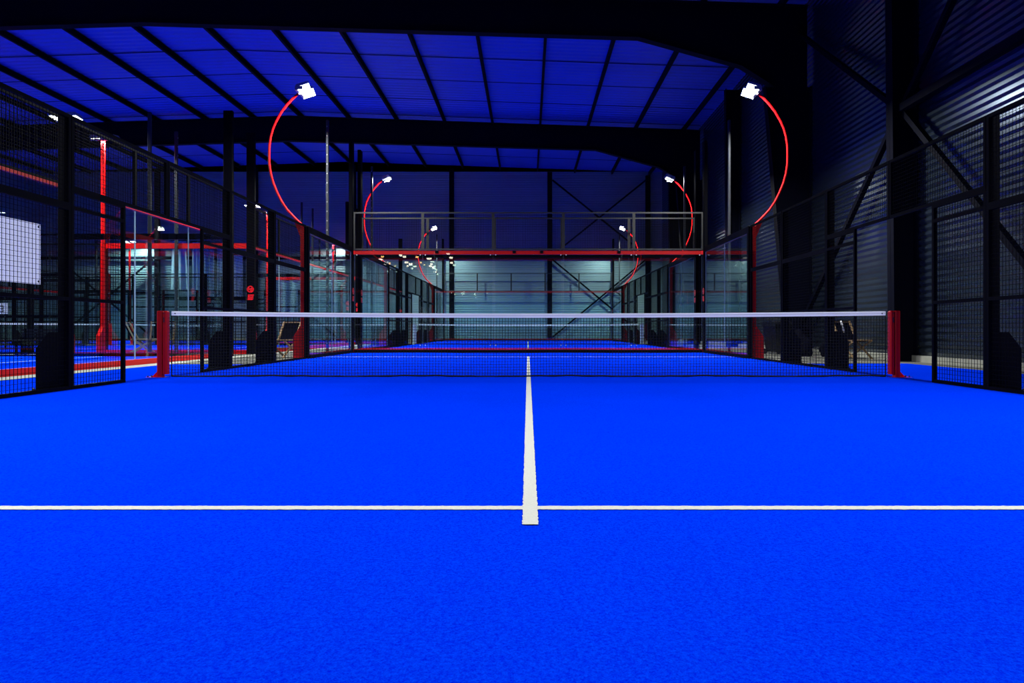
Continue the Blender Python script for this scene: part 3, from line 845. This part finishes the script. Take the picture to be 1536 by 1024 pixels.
sheet(325, 335, 369, 448, 'narrow pale sheet hanging fourth from left at the far wall', 0)
sheet(350, 364, 382, 450, 'pale sheet hanging between the tall posts at the far wall', 0)
sheet(414, 450, 420, 474, 'broad low pale sheet hanging beside the left red post', 0)

# lamps of the club room behind the viewer, mirrored in the glass of the far end
def pendant(px, py, size, m, d=9.0, tall=False):
    Z = 2*(NET_Y+10)+d; s = F/Z
    x, z = (px-VX)/s, (VY-py)/s+CAMH
    r = size/s/2
    warm = m == 'warm'
    e = link('pendant_lamp', None, None, (x, -d, z))
    tag(e, 'orange pendant lamp mirrored in the far glass wall' if warm else 'pale pendant lamp mirrored in the far glass wall', 'lamp', 'orange pendants mirrored in the glass' if warm else 'pale pendants mirrored in the glass')
    q = (MB(), MB(), MB())
    q[0].lathe([(r*.25,.34*r+.05),(r*.5,.3*r+.04),(r*.95,.1),(r*1.0,.06)], 'black', 14); link('shade', q[0].mesh('pendant_shade', True), e)
    h = r*1.2 if tall else .06
    q[1].lathe([(r*.5,-h),(r*.9,-h*.6),(r*.96,.058)], m, 14); link('bulb', q[1].mesh('pendant_bulb', True), e)
    q[2].bar((0,0,.34*r+.05), (0,0,deckz(x)-.12-z), .008, 'black', 6); link('cord', q[2].mesh('pendant_cord'), e)
NP = 0
for a in ((601,383,5,'cool'),(606.5,385,5.5,'cool'),(573.5,385,4,'warm'),(571,389.5,7,'cool'),(578,395.5,5.5,'cool'),(625.5,385.5,5,'warm'),(584.5,395,3,'warm'),
          (643.5,388,8,'cool'),(672,380.5,5.5,'cool'),(676.5,386.5,6,'cool'),(677,394,5,'cool'),(609.5,393.5,6,'cool'),(615.5,396,6,'cool'),(611.5,399,3.5,'cool'),
          (647,396,4,'cool'),(645.5,399,5,'cool'),(649.5,401,4,'cool'),(652.5,408,5,'cool'),(587,404.5,3.5,'cool'),(631,393.5,3,'warm')):
    pendant(*a, d=6.0+.44*NP); NP += 1
pendant(573, 403, 3.5, 'cool', d=5.4, tall=True)

# ------------------------------------------------------------------ camera, world, view
cam = bpy.data.cameras.new('camera'); co = bpy.data.objects.new('camera', cam); C.objects.link(co)
co.location = (-.008, 0, CAMH); co.rotation_euler = (PI/2, 0, 0)
cam.sensor_width = 36; cam.lens = F*36/1536
cam.shift_x = -(VX-768)/1536; cam.shift_y = -(512-VY)/1536
cam.clip_start = .05; cam.clip_end = 200
sc = bpy.context.scene; sc.camera = co
w = bpy.data.worlds.new('night'); sc.world = w; w.use_nodes = True
w.node_tree.nodes['Background'].inputs[0].default_value = (0, 0, 0, 1)
sc.view_settings.view_transform = 'Standard'; sc.view_settings.look = 'None'
sc.view_settings.exposure = 0.0; sc.view_settings.gamma = 1.0; sc.view_settings.use_curve_mapping = False
cy = sc.cycles
cy.max_bounces = 8; cy.diffuse_bounces = 3; cy.glossy_bounces = 4; cy.transparent_max_bounces = 32; cy.transmission_bounces = 4
cy.sample_clamp_indirect = 4.0; cy.caustics_reflective = False; cy.caustics_refractive = False
for l, v in LABELS.items():
    if len(v) > 1 and len({g for _, g in v}) > 1 or (len(v) > 1 and v[0][1] is None): print('DUP', l, v[:3])
print('OBJECTS', len(bpy.data.objects), 'LABELS', len(LABELS))
